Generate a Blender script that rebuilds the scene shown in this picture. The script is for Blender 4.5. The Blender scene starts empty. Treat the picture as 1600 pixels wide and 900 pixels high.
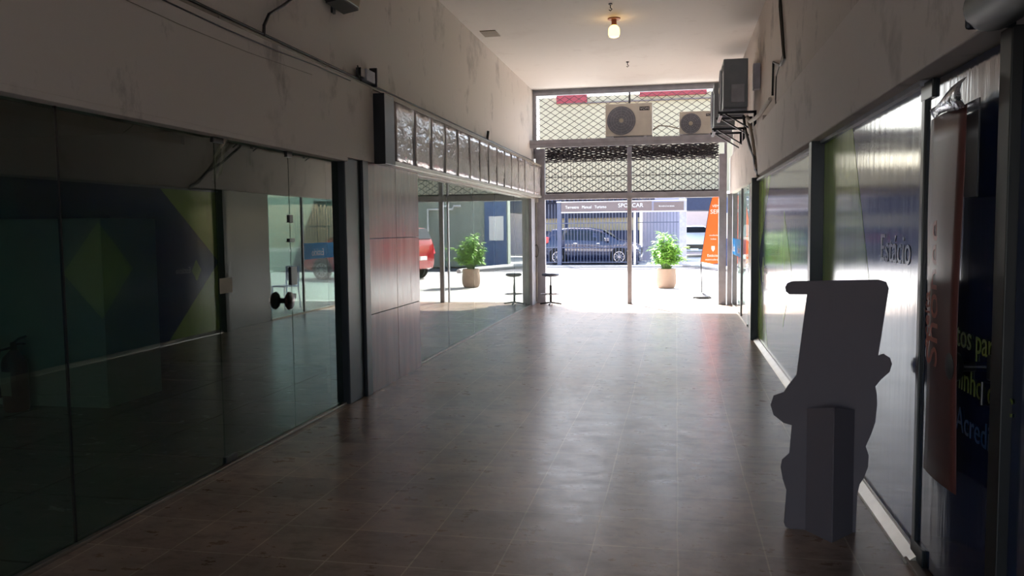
import bpy, bmesh, math, random
from mathutils import Vector, Matrix
random.seed(7)
S = bpy.context.scene
COL = S.collection
PI = math.pi

# ------------------------------------------------------------------ camera
F_PX, YAW, PITCH, ROLL, EYE = 1286.7, 0.19717, 0.07106, -0.01108, 1.55
def cam_matrix():
    B = Matrix(((1, 0, 0), (0, 0, -1), (0, 1, 0)))
    c, s = math.cos(YAW), math.sin(YAW); Ry = Matrix(((c, 0, s), (0, 1, 0), (-s, 0, c)))
    c, s = math.cos(PITCH), math.sin(PITCH); Rx = Matrix(((1, 0, 0), (0, c, -s), (0, s, c)))
    c, s = math.cos(ROLL), math.sin(ROLL); Rz = Matrix(((c, -s, 0), (s, c, 0), (0, 0, 1)))
    R = Rz @ Rx @ Ry @ B
    M = Matrix(((R[0][0], -R[1][0], -R[2][0]), (R[0][1], -R[1][1], -R[2][1]), (R[0][2], -R[1][2], -R[2][2])))
    return Matrix.Translation((0, 0, EYE)) @ M.to_4x4()
cam_d = bpy.data.cameras.new('camera')
cam_d.sensor_width = 36; cam_d.lens = F_PX / 1600 * 36
cam_d.clip_start = 0.05; cam_d.clip_end = 300
cam = bpy.data.objects.new('camera', cam_d); COL.objects.link(cam)
cam.matrix_world = cam_matrix()
S.camera = cam

# ------------------------------------------------------------------ world, sun, exposure
EXPOSURE = 2.2
SKY_STRENGTH = 0.2
SUN_ENERGY = 7.5
S.view_settings.view_transform = 'Standard'
S.view_settings.look = 'None'
S.view_settings.gamma = 1
S.view_settings.use_curve_mapping = False
S.view_settings.exposure = EXPOSURE
W = bpy.data.worlds.new('sky'); S.world = W; W.use_nodes = True
wn = W.node_tree.nodes; wl = W.node_tree.links
bg = wn['Background']
sky = wn.new('ShaderNodeTexSky'); sky.sky_type = 'NISHITA'; sky.sun_disc = False
sky.sun_elevation = math.radians(46); sky.sun_rotation = math.radians(-28)
sky.dust_density = 2.5; sky.altitude = 10
wl.new(sky.outputs[0], bg.inputs[0]); bg.inputs[1].default_value = SKY_STRENGTH
sd = bpy.data.lights.new('sun', 'SUN'); sd.energy = SUN_ENERGY; sd.angle = math.radians(0.6); sd.color = (1, .98, .95)
sun = bpy.data.objects.new('sun', sd); COL.objects.link(sun)
to_sun = Vector((-0.45, 0.85, 1)).normalized()
sun.rotation_euler = to_sun.to_track_quat('Z', 'Y').to_euler()

# ------------------------------------------------------------------ materials
def srgb(r, g, b):
    f = lambda c: (c / 255 / 12.92) if c / 255 <= .04045 else ((c / 255 + .055) / 1.055) ** 2.4
    return (f(r), f(g), f(b), 1)
def mat(name, col, rough=.6, metal=0, var=.12, scale=6, bump=0, bscale=30, stretch=(1, 1, 1), coat=0, emit=None, spec=None, rvar=0):
    m = bpy.data.materials.new(name); m.use_nodes = True
    n, l = m.node_tree.nodes, m.node_tree.links
    p = n['Principled BSDF']
    c = srgb(*col)
    tc = n.new('ShaderNodeTexCoord'); mp = n.new('ShaderNodeMapping'); mp.inputs['Scale'].default_value = stretch
    l.new(tc.outputs['Object'], mp.inputs[0])
    nz = n.new('ShaderNodeTexNoise'); nz.inputs['Scale'].default_value = scale; nz.inputs['Detail'].default_value = 6
    l.new(mp.outputs[0], nz.inputs['Vector'])
    r = n.new('ShaderNodeValToRGB')
    r.color_ramp.elements[0].position = .3; r.color_ramp.elements[1].position = .72
    r.color_ramp.elements[0].color = tuple(x * (1 - var) for x in c[:3]) + (1,)
    r.color_ramp.elements[1].color = tuple(min(1, x * (1 + var * .6)) for x in c[:3]) + (1,)
    l.new(nz.outputs['Fac'], r.inputs[0]); l.new(r.outputs[0], p.inputs['Base Color'])
    p.inputs['Roughness'].default_value = rough; p.inputs['Metallic'].default_value = metal
    if rvar:
        mr = n.new('ShaderNodeMapRange'); mr.inputs['To Min'].default_value = max(0, rough - rvar); mr.inputs['To Max'].default_value = rough + rvar
        l.new(nz.outputs['Fac'], mr.inputs['Value']); l.new(mr.outputs[0], p.inputs['Roughness'])
    if coat: p.inputs['Coat Weight'].default_value = coat; p.inputs['Coat Roughness'].default_value = .05
    if bump:
        b = n.new('ShaderNodeBump'); b.inputs['Strength'].default_value = bump; b.inputs['Distance'].default_value = .02
        n2 = n.new('ShaderNodeTexNoise'); n2.inputs['Scale'].default_value = bscale; n2.inputs['Detail'].default_value = 4
        l.new(mp.outputs[0], n2.inputs['Vector']); l.new(n2.outputs['Fac'], b.inputs['Height']); l.new(b.outputs[0], p.inputs['Normal'])
    if emit:
        p.inputs['Emission Color'].default_value = srgb(*emit[0]); p.inputs['Emission Strength'].default_value = emit[1]
    return m
def glass_mat(name, tint=(.80, .88, .84), ior=1.75, rough=0.0, gtint=(1, 1, 1), veil=.0):
    m = bpy.data.materials.new(name); m.use_nodes = True
    n, l = m.node_tree.nodes, m.node_tree.links
    for x in list(n):
        if x.type != 'OUTPUT_MATERIAL': n.remove(x)
    out = [x for x in n if x.type == 'OUTPUT_MATERIAL'][0]
    tr = n.new('ShaderNodeBsdfTransparent'); tr.inputs[0].default_value = tuple(tint) + (1,)
    gl = n.new('ShaderNodeBsdfGlossy'); gl.inputs['Roughness'].default_value = rough; gl.inputs[0].default_value = tuple(gtint) + (1,)
    fr = n.new('ShaderNodeFresnel'); fr.inputs[0].default_value = ior
    ge = n.new('ShaderNodeNewGeometry')
    inv = n.new('ShaderNodeMath'); inv.operation = 'SUBTRACT'; inv.inputs[0].default_value = 1
    l.new(ge.outputs['Backfacing'], inv.inputs[1])
    mu = n.new('ShaderNodeMath'); mu.operation = 'MULTIPLY'; l.new(fr.outputs[0], mu.inputs[0]); l.new(inv.outputs[0], mu.inputs[1])
    mx = n.new('ShaderNodeMixShader'); l.new(mu.outputs[0], mx.inputs[0]); l.new(tr.outputs[0], mx.inputs[1]); l.new(gl.outputs[0], mx.inputs[2])
    last = mx
    if veil:  # milky haze on the glass painted as a diffuse layer, lifts the blacks
        df = n.new('ShaderNodeBsdfDiffuse'); df.inputs[0].default_value = (.45, .5, .45, 1)
        tc = n.new('ShaderNodeTexCoord'); nz = n.new('ShaderNodeTexNoise'); nz.inputs['Scale'].default_value = 1.3; nz.inputs['Detail'].default_value = 8
        l.new(tc.outputs['Object'], nz.inputs['Vector'])
        m2 = n.new('ShaderNodeMath'); m2.operation = 'MULTIPLY'; l.new(nz.outputs['Fac'], m2.inputs[0]); m2.inputs[1].default_value = veil * 2
        mx2 = n.new('ShaderNodeMixShader'); l.new(m2.outputs[0], mx2.inputs[0]); l.new(mx.outputs[0], mx2.inputs[1]); l.new(df.outputs[0], mx2.inputs[2]); last = mx2
    l.new(last.outputs[0], out.inputs[0])
    return m
def floor_mat(name, c1, c2, mortar, tile, off, rough, grime, bscale=.25):
    m = bpy.data.materials.new(name); m.use_nodes = True
    n, l = m.node_tree.nodes, m.node_tree.links
    p = n['Principled BSDF']
    tc = n.new('ShaderNodeTexCoord'); mp = n.new('ShaderNodeMapping'); mp.inputs['Location'].default_value = off
    l.new(tc.outputs['Object'], mp.inputs[0])
    wob = n.new('ShaderNodeTexNoise'); wob.inputs['Scale'].default_value = 1.1; wob.inputs['Detail'].default_value = 1
    l.new(mp.outputs[0], wob.inputs['Vector'])
    wm = n.new('ShaderNodeVectorMath'); wm.operation = 'MULTIPLY_ADD'; wm.inputs[1].default_value = (.018, .03, 0)
    l.new(wob.outputs['Color'], wm.inputs[0]); l.new(mp.outputs[0], wm.inputs[2])
    bk = n.new('ShaderNodeTexBrick'); bk.offset = 0.0; bk.squash = 1
    bk.inputs['Scale'].default_value = 1; bk.inputs['Brick Width'].default_value = tile; bk.inputs['Row Height'].default_value = tile
    bk.inputs['Mortar Size'].default_value = .005 if 'shop' not in name else .012; bk.inputs['Mortar Smooth'].default_value = .6
    bk.inputs['Color1'].default_value = srgb(*c1); bk.inputs['Color2'].default_value = srgb(*c2); bk.inputs['Mortar'].default_value = srgb(*mortar)
    l.new(wm.outputs[0], bk.inputs['Vector'])
    nz = n.new('ShaderNodeTexNoise'); nz.inputs['Scale'].default_value = 1.7; nz.inputs['Detail'].default_value = 9; nz.inputs['Roughness'].default_value = .65
    l.new(tc.outputs['Object'], nz.inputs['Vector'])
    sm = n.new('ShaderNodeMapping'); sm.inputs['Scale'].default_value = (1.6, 2.8, 1); l.new(tc.outputs['Object'], sm.inputs[0])
    n3 = n.new('ShaderNodeTexNoise'); n3.inputs['Scale'].default_value = 3.0; n3.inputs['Detail'].default_value = 8; n3.inputs['Roughness'].default_value = .7
    l.new(sm.outputs[0], n3.inputs['Vector'])
    r = n.new('ShaderNodeValToRGB'); r.color_ramp.elements[0].position = .34; r.color_ramp.elements[1].position = .66
    g = 1 - grime; r.color_ramp.elements[0].color = (g, g, g, 1); r.color_ramp.elements[1].color = (1, 1, 1, 1)
    l.new(nz.outputs['Fac'], r.inputs[0])
    r3 = n.new('ShaderNodeValToRGB'); r3.color_ramp.elements[0].position = .36; r3.color_ramp.elements[1].position = .5
    g = 1 - grime * .7; r3.color_ramp.elements[0].color = (g, g, g, 1); r3.color_ramp.elements[1].color = (1, 1, 1, 1)
    l.new(n3.outputs['Fac'], r3.inputs[0])
    mx = n.new('ShaderNodeMix'); mx.data_type = 'RGBA'; mx.blend_type = 'MULTIPLY'; mx.inputs[0].default_value = 1
    l.new(bk.outputs['Color'], mx.inputs[6]); l.new(r.outputs[0], mx.inputs[7])
    mx2 = n.new('ShaderNodeMix'); mx2.data_type = 'RGBA'; mx2.blend_type = 'MULTIPLY'; mx2.inputs[0].default_value = 1
    l.new(mx.outputs[2], mx2.inputs[6]); l.new(r3.outputs[0], mx2.inputs[7]); l.new(mx2.outputs[2], p.inputs['Base Color'])
    mr = n.new('ShaderNodeMapRange'); mr.inputs['From Min'].default_value = .3; mr.inputs['From Max'].default_value = .7
    mr.inputs['To Min'].default_value = rough + .08; mr.inputs['To Max'].default_value = rough - .06
    l.new(n3.outputs['Fac'], mr.inputs['Value']); l.new(mr.outputs[0], p.inputs['Roughness'])
    if name == 'worn floor tile': p.inputs['Coat Weight'].default_value = .15; p.inputs['Coat Roughness'].default_value = .18
    b = n.new('ShaderNodeBump'); b.inputs['Strength'].default_value = bscale; b.inputs['Distance'].default_value = .004
    l.new(n3.outputs['Fac'], b.inputs['Height']); l.new(b.outputs[0], p.inputs['Normal'])
    return m
def wall_mat(name, col, stain, amount=.5, scale=1.2):
    m = bpy.data.materials.new(name); m.use_nodes = True
    n, l = m.node_tree.nodes, m.node_tree.links
    p = n['Principled BSDF']; p.inputs['Roughness'].default_value = .75
    tc = n.new('ShaderNodeTexCoord')
    nz = n.new('ShaderNodeTexNoise'); nz.inputs['Scale'].default_value = scale; nz.inputs['Detail'].default_value = 7; nz.inputs['Roughness'].default_value = .62
    l.new(tc.outputs['Object'], nz.inputs['Vector'])
    mp = n.new('ShaderNodeMapping'); mp.inputs['Scale'].default_value = (1.7, 1.7, 1.0); l.new(tc.outputs['Object'], mp.inputs[0])
    n2 = n.new('ShaderNodeTexNoise'); n2.inputs['Scale'].default_value = 1.6; n2.inputs['Detail'].default_value = 9; n2.inputs['Roughness'].default_value = .7
    l.new(mp.outputs[0], n2.inputs['Vector'])
    r = n.new('ShaderNodeValToRGB'); r.color_ramp.elements[0].position = .56; r.color_ramp.elements[1].position = .74
    r.color_ramp.elements[0].color = (0, 0, 0, 1); r.color_ramp.elements[1].color = (amount,) * 3 + (1,)
    l.new(nz.outputs['Fac'], r.inputs[0])
    r2 = n.new('ShaderNodeValToRGB'); r2.color_ramp.elements[0].position = .58; r2.color_ramp.elements[1].position = .7
    r2.color_ramp.elements[0].color = (0, 0, 0, 1); r2.color_ramp.elements[1].color = (amount * .8,) * 3 + (1,)
    l.new(n2.outputs['Fac'], r2.inputs[0])
    ad = n.new('ShaderNodeMath'); ad.operation = 'ADD'; ad.use_clamp = True; l.new(r.outputs[0], ad.inputs[0]); l.new(r2.outputs[0], ad.inputs[1])
    mx = n.new('ShaderNodeMix'); mx.data_type = 'RGBA'; l.new(ad.outputs[0], mx.inputs[0]); mx.inputs[6].default_value = srgb(*col); mx.inputs[7].default_value = srgb(*stain)
    l.new(mx.outputs[2], p.inputs['Base Color'])
    b = n.new('ShaderNodeBump'); b.inputs['Strength'].default_value = .25; b.inputs['Distance'].default_value = .01
    l.new(n2.outputs['Fac'], b.inputs['Height']); l.new(b.outputs[0], p.inputs['Normal'])
    return m

M = {}
M['floor'] = floor_mat('worn floor tile', (180, 154, 136), (160, 136, 120), (214, 194, 172), .407, (-.02, .11, 0), .30, .48)
M['shop_floor'] = floor_mat('shop floor tile', (150, 152, 146), (142, 144, 138), (30, 32, 30), .9, (.2, .3, 0), .22, .15, .05)
M['pavement'] = floor_mat('pale pavement', (188, 186, 182), (178, 175, 171), (160, 156, 150), 2.2, (.3, .2, 0), .8, .12)
M['asphalt'] = mat('asphalt', (84, 82, 90), .85, var=.15, scale=3, bump=.2)
M['wall_l'] = wall_mat('aged beige paint', (222, 212, 204), (112, 100, 94), .6)
M['wall_r'] = wall_mat('stained beige paint', (198, 186, 178), (84, 76, 74), .8, 1.5)
M['fascia_r'] = wall_mat('grimy render', (208, 198, 192), (108, 100, 98), .55, 1.8)
M['ceiling'] = wall_mat('ceiling paint', (230, 223, 216), (198, 186, 176), .35, .8)
M['dark_steel'] = mat('dark painted steel', (38, 40, 46), .35, .3, var=.2)
M['gray_steel'] = mat('gray painted steel', (168, 168, 178), .5, .1, var=.18, bump=.05)
M['wire'] = mat('dark galvanised wire', (84, 78, 80), .55, .5)
M['alu'] = mat('dull aluminium', (150, 142, 132), .4, .7, var=.2)
M['white_alu'] = mat('pale aluminium', (190, 185, 176), .35, .6, var=.15)
M['stone'] = mat('polished brown stone', (134, 96, 84), .2, 0, var=.45, scale=2.6, stretch=(1, 4, .4), bump=.03, rvar=.12)
M['steel_panel'] = mat('brushed gray panel', (100, 100, 102), .25, .5, var=.2, scale=3, stretch=(1, 2, .3))
M['glass_l'] = glass_mat('green tinted glass', (.62, .74, .68), 1.75, .004, (.93, 1, .96), .045)
M['glass_l2'] = glass_mat('green tinted glass bright', (.66, .76, .70), 1.8, .003, (.95, 1, .96), .13)
M['glass_clear'] = glass_mat('clear shop glass', (.82, .9, .88), 1.6, .002)
def vinyl(name, col, **k): return mat(name, col, .11, 0, var=.14, scale=2, stretch=(1, 6, .6), bump=.05, bscale=2.6, rvar=.05, **k)
M['blue'] = vinyl('blue window vinyl', (30, 54, 112))
M['navy_v'] = vinyl('navy window vinyl', (20, 34, 66))
M['teal'] = vinyl('teal window vinyl', (40, 92, 118))
M['green'] = vinyl('lime window vinyl', (178, 212, 104))
M['dgreen'] = vinyl('dark lime window vinyl', (140, 190, 84))
M['white_v'] = vinyl('white vinyl', (225, 228, 235))
M['lime_t'] = mat('lime lettering', (104, 116, 34), .4)
M['cyan_t'] = mat('blue lettering', (24, 62, 104), .4)
M['cyan'] = mat('bright cyan vinyl', (20, 150, 205), .3)
M['red_p'] = mat('orange red banner', (90, 52, 48), .4, var=.12, scale=2, bump=.1, bscale=3)
M['silver'] = mat('crumpled silver foil', (205, 210, 220), .12, .9, bump=.9, bscale=14)
M['film'] = mat('wavy silvery film', (192, 180, 178), .13, .15, var=.14, bump=1.0, bscale=6, stretch=(1, 1, 1.9))
M['black'] = mat('black plastic', (18, 18, 20), .3)
M['knob'] = mat('dark bronze knob', (44, 26, 26), .22, .6)
M['ac_body'] = mat('aged white enamel', (216, 212, 204), .5, var=.1)
M['ac_side'] = mat('gray enamel', (128, 134, 142), .5, var=.1)
M['ac_fan'] = mat('gray fan grille', (116, 120, 134), .55)
M['ac_hub'] = mat('pale hub', (190, 184, 172), .4)
M['card'] = mat('gray cardboard', (106, 97, 102), .75, var=.06, scale=3)
M['concrete_pot'] = mat('sand coloured pot', (150, 128, 112), .7, var=.06)
M['leaf'] = mat('bright leaves', (140, 190, 84), .6, var=.45, scale=7)
M['stem'] = mat('green stem', (80, 110, 50), .6)
M['orange'] = mat('orange flag fabric', (245, 98, 28), .7, var=.05)
M['cream_bldg'] = mat('cream facade', (180, 167, 140), .8, var=.06, scale=.4)
M['red_band'] = mat('red roof band', (150, 58, 64), .7)
M['navy'] = mat('navy awning', (40, 48, 76), .6)
M['lilac'] = mat('pale lilac wall', (146, 144, 164), .8, var=.03)
M['sign_brown'] = mat('brown signboard', (112, 98, 96), .5, var=.05)
M['fence'] = mat('blue gray fence paint', (84, 90, 112), .5)
M['fence_pale'] = mat('pale fence paint', (214, 206, 206), .5)
M['car_blue'] = mat('dark blue car paint', (34, 42, 70), .22, .3, var=.03, coat=1)
M['car_white'] = mat('white car paint', (226, 230, 236), .25, 0, var=.02, coat=1)
M['car_red'] = mat('red car paint', (170, 26, 26), .22, .2, var=.03, coat=1)
M['car_glass'] = mat('car window glass', (28, 36, 44), .06, .1, var=.02)
M['tyre'] = mat('tyre rubber', (22, 22, 22), .8)
M['rim'] = mat('alloy rim', (185, 182, 185), .3, .8)
M['taillight'] = mat('red tail light', (210, 20, 40), .2)
M['headlight'] = mat('clear headlight', (225, 230, 235), .1, .4)
M['gray_wall'] = mat('gray green render', (150, 158, 146), .8, var=.06, scale=.7)
M['door_blue'] = mat('blue painted door', (64, 96, 140), .5)
M['paper'] = mat('white paper', (232, 232, 226), .7, var=.03)
M['beige_paper'] = mat('beige sticker', (176, 168, 150), .7, var=.05)
M['ink'] = mat('dark ink', (40, 42, 48), .6)
M['bulb'] = mat('lit warm bulb', (255, 226, 150), .4, emit=((255, 205, 110), 1.1))
M['terra'] = mat('rusty brown fitting', (150, 96, 76), .6)
M['conduit'] = mat('dusty conduit', (148, 136, 122), .5, .2, var=.15)
M['cable'] = mat('black cable', (24, 22, 22), .5)
M['hose'] = mat('white pipe lagging', (190, 184, 176), .7)
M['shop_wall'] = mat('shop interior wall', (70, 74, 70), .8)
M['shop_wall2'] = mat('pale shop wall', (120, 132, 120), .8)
M['partition'] = mat('white partition', (190, 196, 186), .6, var=.04)
M['ext'] = mat('extinguisher red', (96, 22, 18), .35)
M['chair_blue'] = mat('blue plastic', (40, 120, 200), .4)
M['seat_blue'] = mat('blue gray vinyl seat', (58, 68, 92), .5)

# ------------------------------------------------------------------ mesh helpers
class MB:
    def __init__(s): s.v = []; s.f = []
    def quad_box(s, x0, x1, y0, y1, z0, z1):
        b = len(s.v)
        s.v += [(x0, y0, z0), (x1, y0, z0), (x1, y1, z0), (x0, y1, z0), (x0, y0, z1), (x1, y0, z1), (x1, y1, z1), (x0, y1, z1)]
        s.f += [(b, b+3, b+2, b+1), (b+4, b+5, b+6, b+7), (b, b+1, b+5, b+4), (b+1, b+2, b+6, b+5), (b+2, b+3, b+7, b+6), (b+3, b, b+4, b+7)]
        return s
    box = quad_box
    def tube(s, pts, r, n=8, r2=None):
        pts = [Vector(p) for p in pts]; b0 = len(s.v); k = len(pts)
        up = None
        for i, p in enumerate(pts):
            t = (pts[min(i+1, k-1)] - pts[max(i-1, 0)]).normalized()
            if up is None:
                up = Vector((0, 0, 1)) if abs(t.z) < .9 else Vector((1, 0, 0))
            a = t.cross(up).normalized(); up2 = a.cross(t).normalized(); up = up2
            rr = r if r2 is None else r + (r2 - r) * i / max(1, k-1)
            for j in range(n):
                w = 2 * PI * j / n
                s.v.append(tuple(p + a * math.cos(w) * rr + up2 * math.sin(w) * rr))
        for i in range(k-1):
            for j in range(n):
                a = b0 + i*n + j; c = b0 + i*n + (j+1) % n
                s.f.append((a, c, c+n, a+n))
        s.f.append(tuple(b0 + j for j in range(n))[::-1]); s.f.append(tuple(b0 + (k-1)*n + j for j in range(n)))
        return s
    def lathe(s, prof, c=(0, 0, 0), n=24, axis='z'):
        b0 = len(s.v)
        for r, h in prof:
            for j in range(n):
                w = 2*PI*j/n; a, b = r*math.cos(w), r*math.sin(w)
                p = (a, b, h) if axis == 'z' else ((h, a, b) if axis == 'x' else (b, h, a))
                s.v.append((c[0]+p[0], c[1]+p[1], c[2]+p[2]))
        for i in range(len(prof)-1):
            for j in range(n):
                a = b0+i*n+j; d = b0+i*n+(j+1) % n
                s.f.append((a, d, d+n, a+n))
        s.f.append(tuple(b0+j for j in range(n))[::-1]); s.f.append(tuple(b0+(len(prof)-1)*n+j for j in range(n)))
        return s
    def prism(s, poly, axis, d0, d1):
        b = len(s.v); n = len(poly)
        for d in (d0, d1):
            for a, c in poly:
                s.v.append({'x': (d, a, c), 'y': (a, d, c), 'z': (a, c, d)}[axis])
        s.f.append(tuple(range(b, b+n))[::-1]); s.f.append(tuple(range(b+n, b+2*n)))
        for i in range(n):
            j = (i+1) % n; s.f.append((b+i, b+j, b+n+j, b+n+i))
        return s
    def build(s, name, m, parent=None, bevel=0, smooth=False, loc=None):
        me = bpy.data.meshes.new(name)
        off = Vector(loc) if loc else None
        vs = s.v if off is None else [tuple(Vector(v) - off) for v in s.v]
        me.from_pydata(vs, [], s.f)
        bm = bmesh.new(); bm.from_mesh(me)
        bmesh.ops.recalc_face_normals(bm, faces=bm.faces); bm.to_mesh(me); bm.free()
        me.materials.append(M[m])
        if smooth:
            me.polygons.foreach_set('use_smooth', [True]*len(me.polygons))
        me.update()
        o = bpy.data.objects.new(name, me); COL.objects.link(o)
        if off is not None: o.location = off
        if parent: o.parent = parent
        if bevel:
            b = o.modifiers.new('bevel', 'BEVEL'); b.width = bevel; b.segments = 2; b.limit_method = 'ANGLE'
        if smooth:
            try:
                e = o.modifiers.new('split', 'EDGE_SPLIT'); e.split_angle = math.radians(40)
            except Exception: pass
        return o
def B(): return MB()
def box(name, m, x0, x1, y0, y1, z0, z1, parent=None, bevel=0):
    return MB().box(x0, x1, y0, y1, z0, z1).build(name, m, parent, bevel)
def thing(name, label, cat, loc=(0, 0, 0), rz=0, group=None):
    o = bpy.data.objects.new(name, None); COL.objects.link(o); o.empty_display_size = .1
    o.location = loc; o.rotation_euler = (0, 0, rz); o['label'] = label; o['category'] = cat
    if group: o['group'] = group
    return o
def tag(o, label, cat, group=None, kind=None):
    o['label'] = label; o['category'] = cat
    if group: o['group'] = group
    if kind: o['kind'] = kind
    return o
def st(o): o['kind'] = 'structure'; return o
def dup(root, loc=None, rz=None, label=None):
    r = root.copy(); COL.objects.link(r)
    if loc is not None: r.location = loc
    if rz is not None: r.rotation_euler = (0, 0, rz)
    if label: r['label'] = label
    def rec(src, dst):
        for ch in [c for c in bpy.data.objects if c.parent == src]:
            c = ch.copy(); COL.objects.link(c); c.parent = dst; rec(ch, c)
    rec(root, r)
    return r
def text(name, body, size, m, org, face, parent=None, depth=.001, rot=0, sx=1):
    """face: 'r' lies on the right wall seen from the corridor, 'y' faces the camera end"""
    cu = bpy.data.curves.new('lettering', 'FONT'); cu.body = body; cu.size = size; cu.extrude = depth; cu.resolution_u = 3
    ob = bpy.data.objects.new('tmp', cu); COL.objects.link(ob)
    dg = bpy.context.evaluated_depsgraph_get(); dg.update()
    me = bpy.data.meshes.new_from_object(ob.evaluated_get(dg))
    bpy.data.objects.remove(ob)
    me.materials.clear(); me.materials.append(M[m])
    me.polygons.foreach_set('use_smooth', [False]*len(me.polygons))
    bm = bmesh.new(); bm.from_mesh(me); bmesh.ops.remove_doubles(bm, verts=bm.verts, dist=1e-6); bmesh.ops.recalc_face_normals(bm, faces=bm.faces); bm.to_mesh(me); bm.free()
    if face == 'r': R = Matrix(((0, 0, -1), (-1, 0, 0), (0, 1, 0)))
    else: R = Matrix(((1, 0, 0), (0, 0, -1), (0, 1, 0)))
    me.transform(Matrix.Translation(org) @ R.to_4x4() @ Matrix.Rotation(rot, 4, 'Z') @ Matrix.Diagonal((sx, 1, 1, 1)))
    o = bpy.data.objects.new(name, me); COL.objects.link(o)
    if parent: o.parent = parent
    return o

# ------------------------------------------------------------------ shell of the corridor
XL, XLG, XR, XRG = -2.84, -2.93, 0.99, 1.10
ZC, YG = 4.40, 17.0
st(box('floor', 'floor', -2.93, 1.03, -6, 17.12, -.08, 0))
st(box('ceiling', 'ceiling', -3.1, 1.3, -6, 17.15, ZC, ZC+.2))
st(box('wall_left', 'wall_l', -3.1, -2.91, -6, 17.15, 2.9, ZC))
st(box('wall_left', 'wall_l', -3.1, XL, -6, 7.55, 2.2, 2.9))
st(box('wall_left', 'wall_l', -3.1, -2.88, 7.55, 17.15, 2.22, 2.9))
st(box('wall_right', 'wall_r', 1.10, 1.3, -6, 17.15, 2.8, ZC))
st(box('wall_right', 'fascia_r', XR, 1.3, -6, 10.75, 2.19, 2.80, bevel=.008))
st(box('wall_right', 'fascia_r', 1.045, 1.3, 10.75, 17.15, 2.21, 2.93, bevel=.008))
# camera end: unseen wall, its opening added and widened to let sky light in
st(box('wall_back', 'wall_l', -3.1, -2.5, -6.2, -6, 0, ZC)); st(box('wall_back', 'wall_l', .7, 1.3, -6.2, -6, 0, ZC))
st(box('wall_back', 'wall_l', -2.5, .7, -6.2, -6, 3.3, ZC)); st(box('pavement', 'pavement', -12, 12, -30, -6.2, -.1, 0))
# canopy slab over the pavement in front of the passage
st(box('wall_canopy', 'wall_l', -9.2, 9.2, 17.2, 19.45, 5.0, 5.2)).name = 'wall_front'
# street end: lintel strip
st(box('wall_front', 'gray_steel', -2.91, 1.10, 16.98, 17.12, 4.33, ZC))
# left sill, right sill
st(box('trim_1', 'alu', -2.97, -2.895, -2, 7.0, 0, .018, bevel=.004))
st(box('trim_2', 'alu', -2.97, -2.895, 8.9, 16.6, 0, .018, bevel=.004))
st(B().prism([(1.035, 0), (1.12, 0), (1.12, .05), (1.085, .045), (1.04, .012)], 'y', 3.95, 11.6).build('trim_3', 'white_alu'))
st(box('trim_4', 'floor', 1.03, 1.3, -6, 17.12, -.08, 0.0))
st(box('trim_5', 'gray_steel', 1.06, 1.14, 4.0, 11.6, 2.165, 2.19))
st(box('trim_6', 'wall_l', -3.0, XL+.001, -2, 6.9, 2.165, 2.2, bevel=.004))

# ------------------------------------------------------------------ left shop front (near)
def pane(name, m, x, y0, y1, z0=.02, z1=2.19, t=.01, yaw=0, parent=None):
    c = ((y0+y1)/2)
    o = B().box(-t/2, t/2, y0-c+.003, y1-c-.003, z0, z1).build(name, m, parent)
    o.location = (x, c, 0); o.rotation_euler = (0, 0, yaw)
    return o
n_win = [0]
def window(m, x, y0, y1, **k):
    n_win[0] += 1
    return st(pane('window_%d' % n_win[0], m, x, y0, y1, **k))
window('glass_l', XLG, -2, 1.7); window('glass_l', XLG, 1.7, 3.5)
window('glass_l', XLG, 3.5, 4.88)
w3 = window('glass_l', XLG, 5.92, 6.87)
d1 = st(bpy.data.objects.new('door_1', None)); COL.objects.link(d1); d1.location = (XLG, 4.88, 0)
def dpart(o): o.location = Vector(o.location) - Vector(d1.location); o.parent = d1; return o
dpart(pane('door_panel', 'glass_l', XLG, 4.885, 5.915))
for nm, yy0, yy1, z0, z1 in (('top_hinge', 4.86, 5.0, 2.13, 2.19), ('bottom_hinge', 4.88, 5.02, .02, .065), ('top_patch', 5.88, 5.97, 2.12, 2.19), ('lock', 5.88, 5.97, 1.47, 1.50), ('lock', 5.89, 5.99, 1.14, 1.28), ('lock', 5.89, 5.97, 1.03, 1.07), ('bolt_plate', 5.89, 5.95, 1.62, 1.68)):
    dpart(box(nm, 'black', XLG-.018, XLG+.018, yy0, yy1, z0, z1, bevel=.004))
kb = B().lathe([(.012, -.09), (.02, -.085), (.062, -.075), (.07, -.06), (.055, -.045), (.022, -.035), (.02, .035), (.055, .045), (.07, .06), (.062, .075), (.02, .085)], (XLG, 5.76, 1.03), 20, 'x').build('door_handle', 'knob', smooth=True); dpart(kb)
# rotate nothing else: a wired closer tube above the door
tag(B().box(XLG+.006, XLG+.009, 4.89, 5.04, 1.15, 1.25).build('sticker', 'beige_paper'), 'small beige sticker on the left glass door', 'sticker')
# near-left shop edge stiles between the glass panes are only seams: thin silicone joints
for i, y in enumerate((1.7, 3.5)):
    st(box('trim_%d' % (7+i), 'black', XLG-.007, XLG+.007, y-.004, y+.004, .02, 2.19))
# dark post and stone-clad pillar
st(B().box(-3.05, -2.86, 6.87, 7.36, 0, 2.2).build('trim_9', 'dark_steel', bevel=.01))
st(B().box(-2.862, -2.83, 7.22, 7.36, 0, 2.2).build('trim_10', 'dark_steel', bevel=.006))
pil = st(box('wall_pillar_left', 'shop_wall', -3.3, -2.865, 7.36, 8.9, 0, 2.22))
pil.name = 'wall_left'
for (a, b_) in ((7.37, 8.14), (8.145, 8.9)):
    for (c, d) in ((0.0, .752), (.758, 1.474), (1.48, 2.2)):
        st(box('trim_11', 'stone', -2.865, XL, a, b_, c, d, bevel=.002))

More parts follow.
